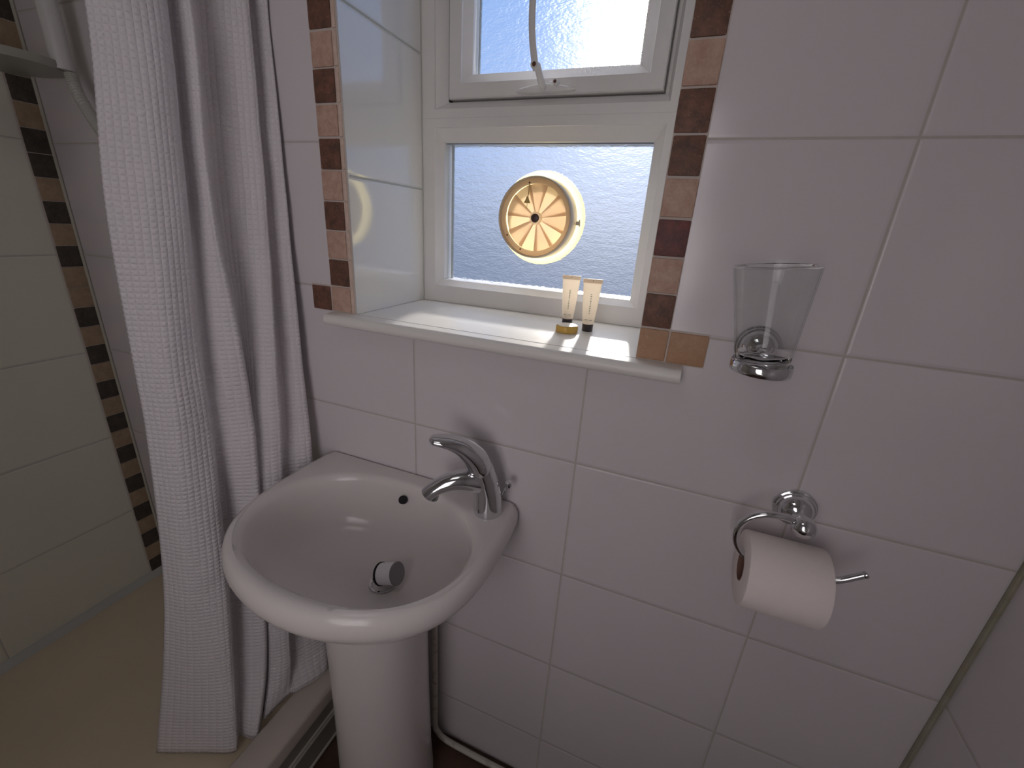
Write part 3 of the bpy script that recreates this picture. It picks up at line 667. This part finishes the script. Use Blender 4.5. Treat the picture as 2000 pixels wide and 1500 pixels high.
# ------------------------------------------------------------------ tumbler and holder
def wall_boss(parent, x, z, s_=1.0, L=.050):
    bm = bmesh.new()
    lathe(bm, [(.0285 * s_, 0), (.0290 * s_, .002), (.0285 * s_, .0045), (.0262 * s_, .0055), (.0265 * s_, .0075), (.0255 * s_, .0095), (.0235 * s_, .0105), (.0225 * s_, .014), (.019 * s_, .020), (.0135 * s_, .0245), (.0085, .027), (.0070, .031)], (x, -.0002, z), (0, -1, 0), 56, True, False)
    obj('wall_plate', bm, M_chrome, parent, angle=25)
CX, CY, CZ = .2225, -.085, -.2660
hd = thing('tumbler_holder', 'chrome wall-mounted ring holder carrying the glass tumbler', 'tumbler holder', (.228, 0, -.25))
wall_boss(hd, .228, -.252)
bm = bmesh.new(); lathe(bm, [(.0070, .026), (.0085, .030), (.0068, .034), (.0068, .038)], (.228, 0, -.252), (0, -1, 0), 24)
tube(bm, catmull([(.228, -.034, -.252), (.2275, -.044, -.254), (.2265, -.052, -.2605)], 4), .0058, 18); obj('arm', bm, M_chrome, hd)
bm = bmesh.new(); n = 64
pr = [(.0325, 0), (.0338, .001), (.0342, .006), (.0338, .0125), (.0328, .0135), (.0318, .0125), (.0312, .006), (.030, .0035), (.0005, .0028)]
lathe(bm, pr, (CX, CY, CZ), n=n); obj('cup_ring', bm, M_chrome, hd, angle=50)
bm = bmesh.new()
out_ = [(.0005, .0), (.0240, .0), (.0272, .0015), (.0285, .006), (.0300, .014), (.0440, .1180), (.0443, .1195), (.0436, .1203), (.0428, .1195)]
in_ = [(.0290, .0200), (.0265, .0130), (.0200, .0105), (.0005, .0100)]
lathe(bm, out_ + in_, (0, 0, 0), n=72, cap0=True, cap1=True)
for f in bm.faces:
    zc_ = f.calc_center_median().z; f.material_index = 1 if .019 < zc_ < .1178 else 0
bmesh.ops.transform(bm, matrix=Matrix.Translation((CX + .0005, CY, CZ + .0052)) @ Matrix.Rotation(math.radians(-5.4), 4, 'Y'), verts=bm.verts)
o_ = obj('glass_tumbler', bm, M_tumbler, angle=50); tag(o_, 'clear tapered glass tumbler standing in the chrome ring on the wall', 'glass')
o_.data.materials.append(M_thin)

# ------------------------------------------------------------------ toilet roll and holder
PY = -.062
rh = thing('toilet_roll_holder', 'chrome wall-mounted toilet roll holder with a curved open arm', 'roll holder', (.331, 0, -.483))
wall_boss(rh, .331, -.483)
bm = bmesh.new(); lathe(bm, [(.0075, .026), (.0095, .031), (.0070, .036), (.0068, .046)], (.331, 0, -.483), (0, -1, 0), 24); obj('post', bm, M_chrome, rh)
bm = bmesh.new(); lathe(bm, [(.0065, .043), (.0105, .045), (.0125, .0475), (.0118, .050), (.0145, .053), (.0155, .058), (.0145, .064), (.0110, .069), (.0050, .0722), (.0005, .073)], (.3300, 0, -.4815), (0, -1, .05), 40, True, False); obj('ball_end', bm, M_chrome, rh, angle=30)
bm = bmesh.new()
arm = catmull([(.324, -.056, -.477), (.308, -.059, -.4700), (.290, PY, -.4690), (.272, PY, -.4760), (.2585, PY, -.4900), (.2535, PY, -.5080), (.2570, PY, -.5270), (.2680, PY, -.5420), (.284, PY, -.5490), (.310, PY, -.5500), (.345, PY, -.5500), (.372, PY, -.5490), (.388, PY, -.5430), (.402, PY, -.5320), (.412, PY, -.5235)], 6)
tube(bm, arm, .0048, 18); obj('arm', bm, M_chrome, rh)
bm = bmesh.new(); lathe(bm, [(.0046, 0), (.0052, .001), (.0052, .004), (.0035, .0055)], (.4105, PY, -.5250), (.78, 0, .64), 20); obj('end_cap', bm, M_chrome, rh)
RX0, RX1, RZ = .2710, .3710, -.5655
tr = thing('toilet_roll', 'white toilet paper roll hanging on the chrome wall holder', 'toilet roll', ((RX0 + RX1) / 2, PY, RZ))
bm = bmesh.new(); RR = .0540
lathe(bm, [(.0205, 0), (RR - .003, 0), (RR - .0008, .0008), (RR, .003), (RR, .097), (RR - .0008, .0992), (RR - .003, .100), (.0205, .100)], (RX0, PY, RZ), (1, 0, 0), 80, False, False)
obj('paper', bm, M_paper, tr, angle=50)
bm = bmesh.new(); lathe(bm, [(.0206, -.0004), (.0206, .1004), (.0195, .1004), (.0195, -.0004), (.0206, -.0004)], (RX0, PY, RZ), (1, 0, 0), 48, False, False); obj('cardboard_core', bm, M_card, tr)
